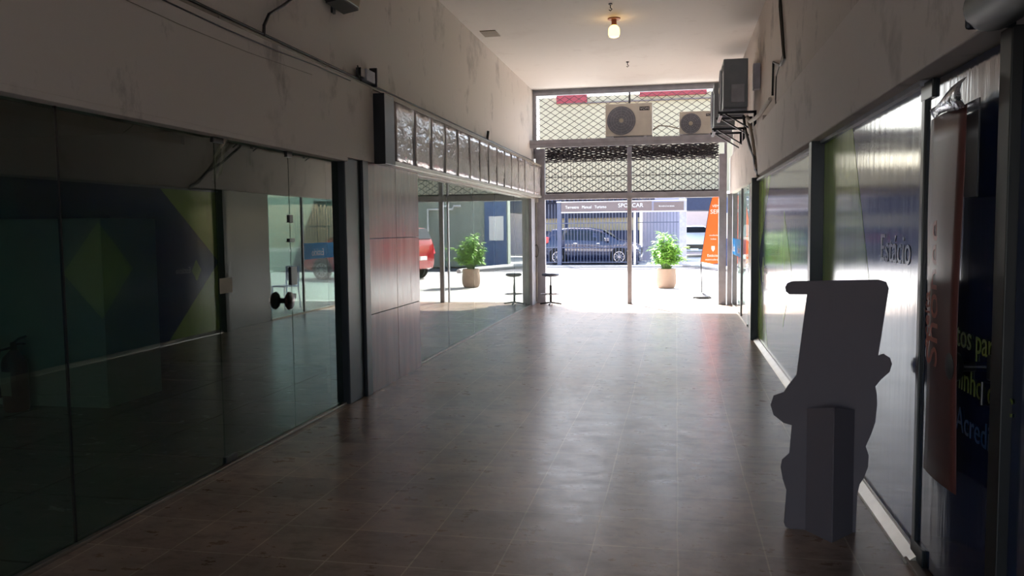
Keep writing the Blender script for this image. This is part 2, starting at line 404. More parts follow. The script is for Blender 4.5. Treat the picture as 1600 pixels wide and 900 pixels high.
# shop interior (near left)
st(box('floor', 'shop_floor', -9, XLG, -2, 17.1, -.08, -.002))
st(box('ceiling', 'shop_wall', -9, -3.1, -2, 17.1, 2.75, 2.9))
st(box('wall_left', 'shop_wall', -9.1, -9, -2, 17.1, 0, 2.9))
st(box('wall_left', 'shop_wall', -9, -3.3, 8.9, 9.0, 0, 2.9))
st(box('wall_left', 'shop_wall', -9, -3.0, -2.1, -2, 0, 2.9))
pt = thing('partition', 'low white partition inside the dark left shop', 'partition', (-5.4, 6.5, 0))
for o in (box('partition_panel', 'partition', -7.9, -4.97, 6.42, 6.52, .0, 1.69), box('partition_panel', 'partition', -5.07, -4.97, 6.52, 7.2, 0, 1.69), box('skirting', 'partition', -7.9, -4.95, 6.40, 6.42, 0, .1), box('top_rail', 'dark_steel', -7.9, -4.96, 6.41, 6.53, 1.69, 1.715)):
    o.location = (5.4, -6.5, 0); o.parent = pt
fe = thing('fire_extinguisher', 'fire extinguisher on the floor behind the leftmost glass', 'fire extinguisher', (-5.72, 6.2, 0))
B().lathe([(.095, 0), (.105, .02), (.105, .42), (.09, .48), (.05, .52), (.03, .54)], n=24).build('cylinder', 'ext', fe, smooth=True)
B().lathe([(.028, .53), (.028, .60), (.02, .61)], n=12).build('valve', 'black', fe)
B().tube([(0, 0, .60), (.06, 0, .64), (.13, 0, .66)], .012).tube([(0, 0, .585), (.07, 0, .60), (.12, 0, .595)], .010).build('handle', 'black', fe)
B().tube([(-.02, -.02, .56), (-.10, -.05, .54), (-.14, -.06, .40), (-.125, -.05, .2), (-.115, -.04, .12)], .013).build('hose', 'black', fe)
B().box(-.05, .05, -.109, -.104, .15, .36).build('paper_label', 'beige_paper', fe)

# ------------------------------------------------------------------ left shop front (far)
ys = [8.92, 10.38, 11.8, 13.27, 14.93, 16.42]
yaw2 = [0, -.0090, -.0090, -.0100, -.0100]
for i in range(5): window('glass_l2', XLG, ys[i], ys[i+1], yaw=yaw2[i])
for y in ys[1:-1]: st(box('trim_12', 'black', XLG-.006, XLG+.006, y-.004, y+.004, .02, 2.19))
st(box('trim_13', 'gray_steel', -3.0, -2.86, 16.42, 16.98, 0, 2.2, bevel=.006))
st(box('wall_left', 'shop_wall2', -5.0, -4.9, 9.0, 17.1, 0, 2.75))
st(box('trim_14', 'alu', -3.0, XL-.01, 8.9, 16.98, 2.165, 2.22, bevel=.004))
# street side of that shop
st(box('wall_front', 'wall_l', -9.2, -2.95, 17.1, 17.2, 0, 6.5))

# light box above
sb = thing('sign_box', 'long empty light box of silvery panels above the left shop', 'sign', (-2.80, 7.56, 2.2))
def rel(o, p): o.location = Vector(o.location) - Vector(p.location); o.parent = p; return o
yb = [7.86] + [8.49, 9.09, 9.67, 10.26, 10.89, 11.48, 12.04, 12.62, 13.2, 13.78, 14.41, 15.04, 16.1, 16.88]
rel(box('end_cap', 'dark_steel', -2.91, -2.73, 7.56, 7.84, 2.19, 2.86, bevel=.006), sb)
rel(box('back_panel', 'white_alu', -2.88, -2.865, 7.84, 16.9, 2.22, 2.86), sb)
rel(box('top_rail', 'conduit', -2.88, -2.73, 7.84, 16.9, 2.825, 2.86, bevel=.004), sb)
rel(box('bottom_rail', 'white_alu', -2.88, -2.73, 7.84, 16.9, 2.19, 2.235, bevel=.004), sb)
for i in range(14):
    o = B()
    # slightly bulging sheet
    y0, y1 = yb[i]+.006, yb[i+1]-.006; n = 8; k0 = len(o.v)
    for a in range(n+1):
        for c in range(n+1):
            ta, tcc = a/n, c/n
            bul = .010 + .005*math.sin(PI*ta)*math.sin(PI*tcc)*(1 if i % 3 else .4) + .0025*math.sin(9*ta+i+5*tcc)
            o.v.append((-2.752+bul, y0+(y1-y0)*ta, 2.235+.59*tcc))
    for a in range(n):
        for c in range(n):
            q = a*(n+1)+c; o.f.append((q, q+n+1, q+n+2, q+1))
    ob = o.build('sign_panel', 'film', smooth=True)
    ob.modifiers.new('s', 'SOLIDIFY').thickness = .003
    rel(ob, sb)
    rel(box('divider', 'dark_steel', -2.757, -2.738, yb[i+1]-.007, yb[i+1]+.007, 2.235, 2.825), sb)

# conduits and cables on the left wall
cd = thing('conduit', 'twin gray conduits running along the ledge of the left wall', 'conduit', (-2.88, 0, 2.92))
rel(B().tube([(-2.875, -5.5, 2.925), (-2.875, 7.2, 2.922), (-2.875, 16.9, 2.92)], .016).build('pipe', 'conduit'), cd)
rel(B().tube([(-2.89, -5.5, 2.965), (-2.89, 7.0, 2.955), (-2.89, 16.9, 2.945)], .011).build('pipe', 'cable'), cd)
for y in (1.5, 3.2, 4.9, 6.55, 8.6, 11, 13.5): rel(B().lathe([(.02, -.02), (.02, .02)], (-2.875, y, 2.92), 10, 'y').build('clamp', 'conduit'), cd)
tag(B().tube([(-2.885, 5.52, 2.93), (-2.885, 5.53, 3.02), (-2.89, 5.62, 3.12), (-2.895, 5.85, 3.24), (-2.895, 6.15, 3.42), (-2.895, 6.3, 3.8), (-2.895, 6.3, 4.38)], .012).build('cable', 'cable'), 'thick black cable rising from the left conduit', 'cable')
tag(B().tube([(-2.835, 3.0, 2.86), (-2.835, 4.24, 2.86), (-2.835, 4.86, 2.85), (-2.835, 5.6, 2.855), (-2.835, 6.26, 2.875), (-2.84, 7.0, 2.88)], .005).build('cable', 'cable'), 'thin dark wire sagging below the left conduit', 'cable')
tag(B().tube([(-2.835, 3.0, 2.80), (-2.835, 4.4, 2.76), (-2.835, 5.2, 2.76), (-2.835, 6.2, 2.79)], .0025).build('cable', 'conduit'), 'faint gray string on the left beam', 'cable')
fl = thing('junction_box', 'small dark gray electrical box on the conduit', 'electrical box', (-2.86, 7.5, 2.95))
B().box(-.04, .03, -.12, .10, .0, .11).build('box_body', 'gray_steel', fl, bevel=.006)
B().box(-.04, .035, .13, .15, -.02, .16).build('bracket', 'dark_steel', fl)
B().box(-.03, .02, -.24, -.14, .02, .10).build('terminal_block', 'black', fl, bevel=.004)
B().tube([(0, -.24, .07), (.0, -.27, .11), (0, -.25, .02), (.0, -.2, -.02)], .006).build('wire', 'cable', fl)
fd = thing('floodlight', 'dark floodlight high on the left wall, cut by the top edge', 'light', (-2.9, 6.8, 3.5))
B().prism([(-.0, -.02), (.16, .0), (.18, .12), (0, .16)], 'y', -.22, .2).build('housing', 'black', fd, bevel=.008)
B().prism([(0.02, -.045), (.16, -.02), (.16, 0), (.02, -.02)], 'y', -.2, .18).build('lens', 'dark_steel', fd)
B().box(-.01, .01, -.03, .03, -.08, .2).build('bracket', 'dark_steel', fd)
tag(B().tube([(-2.89, 12.62, 2.93), (-2.87, 12.62, 3.08)], .02).build('pipe_stub', 'cable'), 'short dark pipe stub above the light box', 'pipe')
tag(B().tube([(-2.93+.03, 4.99, 2.17), (-2.98, 4.99, 2.05), (-3.0, 5.0, 1.9), (-2.99, 5.06, 1.95), (-2.97, 5.1, 2.17)], .012).build('cable', 'conduit'), 'looped gray cable hanging inside the left glass door', 'cable')

# ------------------------------------------------------------------ right side
posts = ((11.60, 12.05, 'trim_15'), (6.60, 6.72, 'trim_16'))
st(box('trim_15', 'dark_steel', 1.0, 1.11, 11.62, 11.72, 0, 2.21, bevel=.004))
st(box('trim_16', 'dark_steel', 1.0, 1.12, 6.60, 6.72, 0, 2.19, bevel=.004))
st(box('wall_right', 'steel_panel', 1.10, 1.5, 11.72, 13.25, 0, 2.22, bevel=.004))
st(box('wall_right', 'shop_wall', 1.16, 1.25, -6, 11.7, 0, 2.2))
VX = XRG
g1 = window('blue', VX, 6.72, 11.62, z0=.045, z1=2.17, t=.012)
g2 = window('blue', VX, 4.04, 6.60, z0=.045, z1=2.17, t=.012)
def vin(poly, m, par, name='vinyl_graphic', dx=.0015):
    o = B().prism(poly, 'x', VX-.006-dx, VX-.0065).build(name, m); o.location = (-par.location[0], -par.location[1], 0); o.parent = par; return o
vin([(10.2, 2.165), (11.61, 2.165), (11.61, 1.1)], 'green', g1)
vin([(10.28, .05), (11.61, .05), (11.61, 1.1)], 'green', g1)
vin([(6.73, .05), (8.1, .05), (7.6, 2.165), (6.73, 2.165)], 'teal', g1)
vin([(8.3, 1.1), (8.93, .5), (8.93, 1.7)], 'green', g1, dx=.0018)
vin([(8.93, .5), (9.55, 1.1), (8.93, 1.7)], 'dgreen', g1, dx=.0018)
vin([(5.6, 2.165), (6.59, 2.165), (6.59, .05), (5.6, .05), (4.98, 1.1)], 'green', g2)
vin([(10.88, 1.0), (11.0, .84), (11.12, 1.0), (11.0, 1.16)], 'green', g1, dx=.002)
def rtext(body, size, m, y, z, par, dx=.003, **k):
    o = text('lettering', body, size, m, (VX-.006-dx, y, z), 'r', None, **k); o.location = (-par.location[0], -par.location[1], 0); o.parent = par; return o
rtext('Estácio', .13, 'white_v', 10.85, .97, g1)
rtext('Estácio', .21, 'white_v', 4.80, 1.36, g2)
# the near door, covered in blue vinyl
d2 = st(bpy.data.objects.new('door_2', None)); COL.objects.link(d2); d2.location = (VX, 3.5, 0)
o = B().box(-.006, .006, 3.075-3.5, 3.99-3.5, .03, 2.17).build('door_panel', 'navy_v', d2)
for nm, y0, y1, z0, z1 in (('top_hinge', 3.88, 4.05, 2.10, 2.18), ('bottom_hinge', 3.86, 4.05, .02, .10), ('lock', 3.07, 3.16, 1.0, 1.09)):
    B().box(-.022, .02, y0-3.5, y1-3.5, z0, z1).build(nm, 'black', d2, bevel=.005)
B().lathe([(.01, -.10), (.05, -.095), (.062, -.08), (.05, -.06), (.02, -.05), (.018, .0), (.03, .005)], (0, 3.32-3.5, 1.02), 20, 'x').build('door_handle', 'black', d2, smooth=True)
B().tube([(-.02, 3.11-3.5, 1.0), (-.05, 3.11-3.5, 1.0), (-.05, 3.11-3.5, .92), (-.02, 3.11-3.5, .92)], .006).build('latch', 'black', d2)
st(box('trim_17', 'black', VX-.02, VX+.01, 3.99, 4.04, 0.0, 2.18, bevel=.004))
st(box('trim_18', 'cable', VX-.04, VX+.03, 2.97, 3.07, 0, 2.19, bevel=.004))
st(box('trim_19', 'conduit', 1.04, 1.08, 3.1, 4.0, 0.0, .02, bevel=.004))
g3 = window('navy_v', VX, 1.2, 2.97, z0=.03, z1=2.17, t=.012)
g4 = window('navy_v', VX, -1.5, 1.2, z0=.03, z1=2.17, t=.012)
for body, y, z, m in (('tos para a', 3.52, 1.075, 'lime_t'), ('minho de c', 3.56, .91, 'lime_t'), ('Acredite', 3.50, .745, 'cyan_t')):
    o = text('lettering', body, .135, m, (VX-.0105, y, z), 'r'); o.location = (-VX, -3.5, 0); o.parent = d2
# hand-hung things on the door
pb = thing('banner', 'narrow red banner hanging on the blue glass door', 'banner', (1.03, 3.46, .5))
o = B(); n = 14
for i in range(n+1):
    t = i/n; z = .52 + (1.98-.52)*t
    for j in range(7):
        s_ = j/6; y = 3.71 - .46*s_
        x = 1.035 - .012*math.sin(PI*s_) - .02*s_ + .006*math.sin(6*t+2*s_)
        o.v.append((x, y, z + .03*s_*(1 if t < .05 else 0)))
for i in range(n):
    for j in range(6):
        q = i*7+j; o.f.append((q, q+1, q+8, q+7))
ob = o.build('banner_sheet', 'red_p', smooth=True); ob.modifiers.new('s', 'SOLIDIFY').thickness = .003; rel(ob, pb)
o = B()
for i in range(5):
    for j in range(7):
        s_ = j/6; y = 3.66 - .42*s_
        o.v.append((1.03 - .012*math.sin(PI*s_) - .02*s_ - .02*math.sin(PI*i/4), y, 1.975 + .1*i/4*(.55+.45*abs(s_-.1)) + .008*math.sin(5*s_+i)))
for i in range(4):
    for j in range(6):
        q = i*7+j; o.f.append((q, q+1, q+8, q+7))
ob = o.build('folded_top', 'silver', smooth=True); ob.modifiers.new('s', 'SOLIDIFY').thickness = .003; ob['label'] = 'crumpled silver folded top'; rel(ob, pb)
M['faint'] = mat('faint print', (176, 104, 88), .35)
rel(text('lettering', 'Shopee', .20, 'faint', (1.007, 3.48, .98), 'r', rot=PI/2, depth=.0006), pb)
rel(text('lettering', 'aceita', .10, 'faint', (1.011, 3.60, 1.05), 'r', rot=PI/2, depth=.0006), pb)
rel(B().box(1.008, 1.0095, 3.44, 3.56, 1.10-.02, 1.22-.02).build('lettering', 'faint'), pb) if False else None
sq = box('sign_plate', 'silver', 1.058, 1.064, 3.235, 3.50, 1.65, 2.0)
M['mirror'] = mat('glossy acrylic', (216, 214, 216), .10, .9, var=.02, bump=.05, bscale=2)
sq.data.transform(Matrix.Translation((-1.061, -3.3675, 0))); sq.location = (1.063, 3.3675, 0); sq.rotation_euler = (0, 0, -.042); sq.data.materials[0] = M['mirror']; tag(sq, 'blank square glossy plate on the blue door beside the red banner', 'sign')
st(box('trim_20', 'dark_steel', VX-.012, VX+.01, 1.19, 1.21, 0.03, 2.17))
rs = thing('shutter_housing', 'dark rolled shutter drum above the nearest right panel, at top right corner', 'shutter', (.905, 2.62, 2.19))
B().lathe([(.03, .10), (.07, .10), (.078, .06), (.078, -3.0), (.03, -3.0)], n=24, axis='y').build('drum', 'cable', rs, smooth=True)
B().box(-.06, .08, .1, .12, -.06, .09).build('end_plate', 'dark_steel', rs, bevel=.01)
# far right: clear glass corner shop
window('glass_clear', XRG+.0, 13.25, 14.55, z0=.03, z1=2.2); window('glass_clear', XRG, 14.55, 16.9, z0=.03, z1=2.2)
st(box('trim_21', 'alu', 1.08, 1.12, 13.25, 16.98, 0, .03)); st(box('trim_22', 'gray_steel', 1.08, 1.12, 14.53, 14.57, .03, 2.2))
st(box('floor', 'shop_floor', 1.3, 7.0, -2, 17.1, -.08, -.002))
st(box('ceiling', 'wall_l', 1.3, 7.0, -2, 17.15, 2.9, 3.1))
st(box('wall_right', 'shop_wall2', 1.5, 7.0, 12.6, 12.7, 0, 2.9)); st(box('wall_right', 'shop_wall', 7.0, 7.1, -2, 17.1, 0, 3.1))
st(box('wall_front', 'wall_l', 1.10, 9.2, 17.05, 17.2, 2.4, 6.5)); st(box('wall_front', 'wall_l', -3.1, 1.3, 17.0, 17.2, ZC, 6.5))
st(box('wall_front', 'gray_steel', 1.10, 1.2, 16.98, 17.1, 0, 2.4)); window('glass_clear', 0, 0, .01, z0=.03, z1=.04)
_w = bpy.data.objects['window_%d' % n_win[0]]; bpy.data.objects.remove(_w)
_p = st(B().box(1.2, 4.2, 17.07, 17.08, .03, 2.4).build('window_%d' % n_win[0], 'glass_clear'))
st(box('wall_front', 'wall_l', 4.2, 9.2, 17.0, 17.2, 0, 2.4))
bd = B().box(VX-.008, VX-.0055, 14.6, 16.86, 1.02, 1.33).build('window_band', 'cyan'); tag(bd, 'bright blue lettered strip on the far right shop glass', 'sticker')
n_, l_ = M['cyan'].node_tree.nodes, M['cyan'].node_tree.links
tl = n_.new('ShaderNodeBsdfTranslucent'); tl.inputs[0].default_value = srgb(20, 170, 225); mx_ = n_.new('ShaderNodeMixShader'); mx_.inputs[0].default_value = .6
l_.new(n_['Principled BSDF'].outputs[0], mx_.inputs[1]); l_.new(tl.outputs[0], mx_.inputs[2]); l_.new(mx_.outputs[0], n_['Material Output'].inputs[0])
M['teal_b'] = mat('mid blue vinyl', (30, 110, 170), .35)
o = text('lettering', 'Estácio', .2, 'white_v', (VX-.0095, 16.75, 1.08), 'r'); o.parent = bd
o = text('lettering', 'Estácio', .2, 'white_v', (VX-.0095, 15.5, 1.08), 'r'); o.parent = bd
def chair(loc, rz, label):
    c = thing('plastic_chair', label, 'chair', loc, rz, 'blue chairs in the corner shop')
    B().box(-.2, .2, -.2, .2, .43, .46).build('seat', 'chair_blue', c, bevel=.01)
    B().box(-.2, .2, .18, .21, .55, .85).build('backrest', 'chair_blue', c, bevel=.01)
    for sx in (-1, 1):
        B().tube([(sx*.18, -.18, .43), (sx*.2, -.2, 0)], .014).build('leg', 'chair_blue', c)
        B().tube([(sx*.18, .19, .84), (sx*.18, .18, .43), (sx*.2, .21, 0)], .014).build('leg', 'chair_blue', c)
    return c
chair((2.0, 15.6, 0), .4, 'blue plastic chair nearest the corridor inside the right corner shop')
chair((2.6, 14.9, 0), 2.6, 'blue plastic chair furthest from the street inside the right corner shop')
tb = thing('table', 'small white table between the blue chairs in the corner shop', 'table', (2.9, 15.8, 0))
B().box(-.35, .35, -.35, .35, .70, .73).build('table_top', 'paper', tb, bevel=.008)
for sx in (-1, 1):
    for sy in (-1, 1): B().tube([(sx*.3, sy*.3, .7), (sx*.32, sy*.32, 0)], .016).build('leg', 'paper', tb)

# pipes on the right wall
tag(B().tube([(1.08, 9.38, 4.38), (1.08, 9.35, 3.96), (1.08, 8.95, 3.26), (1.08, 9.3, 3.26), (1.08, 9.95, 3.42), (1.08, 10.0, 3.05)], .013).build('cable', 'cable'), 'dark conduit dropping from the ceiling on the right wall', 'cable')
tag(B().tube([(1.075, 9.44, 4.38), (1.075, 9.42, 3.9), (1.075, 9.05, 3.32), (1.075, 9.6, 3.2), (1.075, 9.65, 2.95), (1.06, 9.45, 2.84)], .006).build('cable', 'cable'), 'thin black wire beside the dark conduit on the right wall', 'cable')
tag(B().tube([(1.06, 10.05, 3.02), (1.02, 10.5, 2.95), (.99, 11.0, 2.93), (.97, 11.6, 2.96), (.96, 12.0, 3.05)], .025).build('pipe', 'hose'), 'pale lagged pipe running down to the near wall unit', 'pipe')
tag(B().tube([(.93, 12.25, 3.12), (.95, 12.1, 2.9), (.97, 11.6, 2.62), (.99, 11.2, 2.45), (.985, 10.95, 2.28), (1.0, 10.72, 2.2)], .02).build('cable', 'cable'), 'thick dark cable hanging below the near wall unit', 'cable')
tag(B().tube([(.98, 12.2, 3.1), (1.0, 11.9, 2.9), (1.0, 11.55, 2.7), (1.0, 11.3, 2.5), (.99, 10.98, 2.3), (1.0, 10.75, 2.19)], .024).build('pipe', 'conduit'), 'gray lagged pipe beside the thick dark cable', 'pipe')

# ------------------------------------------------------------------ air conditioners
def ac(label, w, h, d, loc, rz, grp, bodym='ac_body', badge='VIX'):
    a = thing('air_conditioner_unit', label, 'air conditioner', loc, rz, grp)
    B().box(-w/2, w/2, -d/2, d/2, .03, h).build('casing', bodym, a, bevel=.012)
    r = h*.42; cx = -w/2 + h*.47; cz = h*.5
    B().lathe([(r, -d/2-.004), (r, -d/2-.016), (r-.012, -d/2-.02), (.0, -d/2-.012)], (cx, 0, cz), 36, 'y').build('fan_grille', 'ac_fan', a, smooth=True)
    g = B()
    for k in range(5):
        rr = r*(k+1)/5.5
        g.tube([(cx+rr*math.cos(t*PI/14), -d/2-.024, cz+rr*math.sin(t*PI/14)) for t in range(29)], .0025, 4)
    for k in range(12):
        t = k*PI/6; g.tube([(cx+.03*math.cos(t), -d/2-.024, cz+.03*math.sin(t)), (cx+r*math.cos(t), -d/2-.024, cz+r*math.sin(t))], .002, 4)
    g.build('guard_wires', 'gray_steel', a)
    B().lathe([(.042, -d/2-.02), (.042, -d/2-.034), (.03, -d/2-.038)], (cx, 0, cz), 16, 'y').build('fan_hub', 'ac_hub', a, smooth=True)
    B().box(w/2-.27*w, w/2-.06*w, -d/2-.006, -d/2, h*.78, h*.89).build('badge', 'ink', a)
    text('lettering', badge, h*.10, 'white_v', (w/2-.26*w, -d/2-.008, h*.80), 'y', a, sx=1.15)
    for sx in (-1, 1): B().box(sx*w*.35-.03, sx*w*.35+.03, -d/2, d/2, 0, .03).build('foot', 'gray_steel', a)
    return a
ac('large pale outdoor unit on the steel shelf, left of the pair', .92, .67, .33, (-.93, 16.80, 3.34), 0, None, badge='VOM')
ac('small pale outdoor unit on the steel shelf, right of the pair', .70, .47, .28, (.40, 16.80, 3.34), 0, None, badge='TCL')
tag(B().tube([(-.46, 16.82, 3.50), (-.35, 16.85, 3.58), (-.15, 16.85, 3.56), (.05, 16.82, 3.50)], .012).build('pipe', 'conduit'), 'thin gray pipe joining the two units on the shelf', 'pipe')
shelf = thing('steel_shelf', 'long gray steel shelf carrying two outdoor units', 'shelf', (-.95, 16.74, 3.26))
B().box(-2.03, 2.02, -.18, .19, .0, .08).build('shelf_plate', 'gray_steel', shelf, bevel=.004)
B().box(-1.98, 1.98, -.17, -.13, -.075, .0).build('shelf_lip', 'gray_steel', shelf, bevel=.004)
for (y, label, x, h) in ((12.38, 'gray outdoor unit on wall brackets, nearer of the two on the right wall', .80, .70), (14.35, 'gray outdoor unit on wall brackets, further of the two on the right wall', .76, .72)):
    a = ac(label, .86, h, .33, (x, y, 3.17 if y < 13 else 3.16), -PI/2, None, 'ac_side', badge='LG')
    B().box(.36+.07, .36+.085, -.06, .12, .1, .35).build('service_cover', 'gray_steel', a, bevel=.01)
    br = thing('wall_bracket', ('near' if y < 13 else 'far') + ' pair of steel brackets holding a unit on the right wall', 'bracket', (1.09, y, 3.1))
    for s_ in (-.32, .32):
        B().box(-.52, 0, s_-.02, s_+.02, .03, .065).box(-.035, 0, s_-.02, s_+.02, -.25, .065).tube([(-.42, s_, .03), (-.02, s_, -.22)], .012).build('bracket_arm', 'dark_steel', br)
    B().box(-.5, -.46, -.4, .4, .0, .03).build('cross_bar', 'dark_steel', br)
# small dark isolator box behind the near unit
tag(B().box(1.0, 1.09, 11.55, 11.68, 3.38, 3.72).build('isolator_box', 'gray_steel', bevel=.006), 'small gray isolator box beside the near wall unit', 'electrical box')

# ------------------------------------------------------------------ ceiling fittings
lp = thing('ceiling_lamp', 'lit warm bulb in a plain holder on the ceiling', 'lamp', (-.84, 11.5, ZC))
B().lathe([(.0, 0), (.085, 0), (.085, -.015), (.02, -.02)], n=20).build('ceiling_plate', 'terra', lp)
B().lathe([(.035, -.015), (.035, -.09), (.03, -.10)], n=16).build('bulb_holder', 'terra', lp)
B().lathe([(.03, -.09), (.05, -.105), (.072, -.13), (.078, -.17), (.078, -.21), (.066, -.245), (.03, -.26)], n=24).build('bulb', 'bulb', lp, smooth=True)
for (y, x, lab) in ((10.75, -.83, 'small dark ceiling hook nearer than the lamp'), (14.5, -.83, 'small dark ceiling hook beyond the lamp')):
    h_ = thing('ceiling_hook', lab, 'hook', (x, y, ZC))
    B().lathe([(.025, 0), (.025, -.012), (.006, -.014)], n=10).build('hook_plate', 'cable', h_)
    B().tube([(0, 0, -.01), (0, 0, -.05), (.02, 0, -.07), (.0, 0, -.09), (-.018, 0, -.075)], .006).build('hook_rod', 'cable', h_)
tag(B().box(-2.78, -2.55, 11.75, 12.1, ZC-.012, ZC+.0).build('ceiling_patch', 'conduit'), 'small square patch on the ceiling by the left wall', 'cover')
M['alu2'] = M['conduit']

# ------------------------------------------------------------------ gate at the street end
gf = thing('gate_frame', 'gray steel gate frame around the street opening', 'gate', (-.9, 17.0, 0))
def gbox(nm, m, *a, **k): return rel(box(nm, m, *a, **k), gf)
gbox('post', 'gray_steel', -2.86, -2.67, 16.93, 17.05, 0, 3.2, bevel=.006)
gbox('post', 'gray_steel', .83, .98, 16.93, 17.05, 0, 3.0, bevel=.006)
gbox('post', 'gray_steel', 1.0, 1.09, 16.90, 17.02, 0, 2.21, bevel=.006)
gbox('mullion', 'gray_steel', -.98, -.89, 16.96, 17.04, 0, 3.2, bevel=.006)
gbox('upper_mullion', 'wire', -.95, -.915, 16.98, 17.02, 3.34, 4.33)
gbox('jamb', 'gray_steel', -2.90, -2.84, 16.95, 17.03, 3.0, 4.34, bevel=.004)
gbox('jamb', 'gray_steel', .93, .98, 16.95, 17.03, 3.0, 4.34, bevel=.004)
gbox('transom', 'gray_steel', -2.67, .83, 16.95, 17.04, 2.15, 2.27, bevel=.006)
gbox('head_rail', 'gray_steel', -2.86, 1.09, 16.95, 17.03, 4.28, 4.345, bevel=.004)
def lattice(x0, x1, z0, z1, dx, dz, y, w, nodes=True, jit=0, arc=.0):
    g = B(); nx = int((x1-x0)/dx)+1; nz = int((z1-z0)/dz)+1
    for i in range(nz*2+1):
        for j in range(nx*2+1):
            if (i+j) % 2: continue
            xa, za = x0+j*dx/2, z0+i*dz/2
            for sx in (-1, 1):
                xb, zb = xa+sx*dx/2, za+dz/2
                if xb < x0-1e-4 or xb > x1+1e-4 or zb > z1+1e-4 or xa > x1+1e-4: continue
                j1 = lambda: (random.random()-.5)*jit
                g.tube([(xa+j1(), y+j1(), za+j1()*.5), ((xa+xb)/2, y, (za+zb)/2+arc), (xb+j1(), y+j1(), zb+j1()*.5)] if arc else [(xa+j1(), y+j1(), za+j1()*.5), (xb+j1(), y+j1(), zb+j1()*.5)], w, 4)
            if nodes and z0 <= za <= z1 and xa <= x1: g.box(xa-w*1.7, xa+w*1.7, y-w*2, y+w*2, za-w*1.3, za+w*1.3)
    return g
rel(lattice(-2.84, .93, 3.36, 4.28, .196, .128, 17.0, .0052).build('diamond_mesh', 'wire'), gf)
for k in range(7): rel(B().tube([(-2.85, 17, 3.46+k*.125), (-2.77, 17, 3.46+k*.125)], .006, 4).build('side_pin', 'wire'), gf)
sh = thing('rolling_grille', 'half-raised diamond mesh grille hanging under the steel shelf', 'shutter', (-.9, 17.08, 2.27))
rel(lattice(-2.67, .83, 2.30, 3.06, .20, .125, 17.09, .0075, arc=.012).build('hanging_mesh', 'wire'), sh)
rel(lattice(-2.67, .83, 2.96, 3.30, .20, .05, 17.11, .010, jit=.02).build('bunched_mesh', 'wire'), sh)
rel(lattice(-2.62, .83, 2.99, 3.30, .19, .06, 17.15, .010, jit=.03).build('bunched_mesh', 'wire'), sh)
rel(lattice(-2.64, .80, 2.95, 3.20, .21, .045, 17.19, .009, jit=.03).build('bunched_mesh', 'wire'), sh)
g = B()
for k in range(55): g.tube([(-2.66+k*.0645, 17.055, 2.27), (-2.66+k*.0645, 17.055, 2.98)], .0035, 4)
rel(g.build('bar_grid', 'wire'), sh)
g = B()
for z in (2.62, 2.93): g.box(-2.67, .83, 17.045, 17.06, z-.008, z+.008)
rel(g.build('cross_rail', 'wire'), sh)
rel(box('bottom_bar', 'wire', -2.67, .83, 17.07, 17.12, 2.27, 2.31), sh)
pr = thing('shutter_rod', 'thin pull rod with oval crank handle at the left gate post', 'rod', (-2.84, 16.85, 0))
B().tube([(0, 0, .05), (0, 0, 2.15)], .014).build('rod', 'alu', pr)
B().tube([(.0+.04*math.cos(t*PI/8), -.015, 1.1+.13*math.sin(t*PI/8)) for t in range(17)], .008, 6).build('handle', 'cable', pr)
B().box(-.04, .04, -.03, .03, 2.10, 2.18).build('top_bracket', 'white_alu', pr, bevel=.004)

# ------------------------------------------------------------------ stool
so = thing('stool', 'blue gray saddle stool on one column beside the left gate post', 'stool', (-2.52, 16.66, 0))
B().lathe([(.0, .655), (.16, .645), (.185, .62), (.175, .595), (.12, .575), (.03, .565)], n=24).build('seat', 'seat_blue', so, smooth=True)
B().tube([(0, 0, .57), (0, 0, .40)], .016).tube([(0, 0, .40), (0, 0, .03)], .026).build('column', 'cable', so)
B().tube([(.2*math.cos(t*PI/12), .2*math.sin(t*PI/12), .22) for t in range(25)], .009, 6).tube([(-.2, 0, .22), (.2, 0, .22)], .007, 6).build('footrest', 'gray_steel', so)
for k in range(4):
    a = k*PI/2+.0; B().tube([(0, 0, .05), (.22*math.cos(a), .22*math.sin(a), .02)], .018, 6).build('base_leg', 'cable', so)

# ------------------------------------------------------------------ cutout standee
sl = thing('cardboard_cutout', 'gray cardboard cutout standee seen from behind by the right wall', 'standee', (.75, 4.33, 0))
out = [(0.54, 1.245), (.55, 1.265), (.575, 1.275), (.98, 1.283), (1.015, 1.272), (1.028, 1.24), (.985, .905), (1.01, .915), (1.04, .895), (1.05, .865), (1.04, .825), (1.0, .785), (.975, .75), (.982, .71), (.985, .66), (.978, .57), (.96, .51), (.935, .445), (.95, .40), (.948, .34), (.93, .285), (.91, .25), (.90, .20), (.895, 0.0),
       (.80, .0), (.66, .0), (.575, .0), (.555, .01), (.548, .03), (.558, .2), (.54, .255), (.528, .32), (.535, .36), (.57, .395), (.58, .54), (.54, .55), (.49, .59), (.475, .64), (.49, .69), (.54, .71), (.56, .745), (.60, .80), (.645, 1.208), (.56, 1.208), (.543, 1.222)]
o = B().prism(out, 'y', 4.327, 4.337).build('back_panel', 'card', bevel=.001); rel(o, sl)
def vwing(x0, x1, y0, y1, z1a, z1b, nm):
    o = B(); d = Vector((x1-x0, y1-y0)).normalized(); nrm = Vector((-d.y, d.x))*.004
    p = [(x0, y0), (x1, y1)]
    vs = []
    for sgn in (-1, 1):
        for (x, y), zt in zip(p, (z1a, z1b)):
            vs += [(x+nrm.x*sgn, y+nrm.y*sgn, 0), (x+nrm.x*sgn, y+nrm.y*sgn, zt)]
    o.v = vs; o.f = [(0, 2, 3, 1), (4, 5, 7, 6), (0, 1, 5, 4), (2, 6, 7, 3), (1, 3, 7, 5), (0, 4, 6, 2)]
    rel(o.build(nm, 'card'), sl)
vwing(.655, .752, 4.322, 4.17, .63, .67, 'support_wing'); vwing(.752, .875, 4.17, 4.322, .67, .63, 'support_wing')
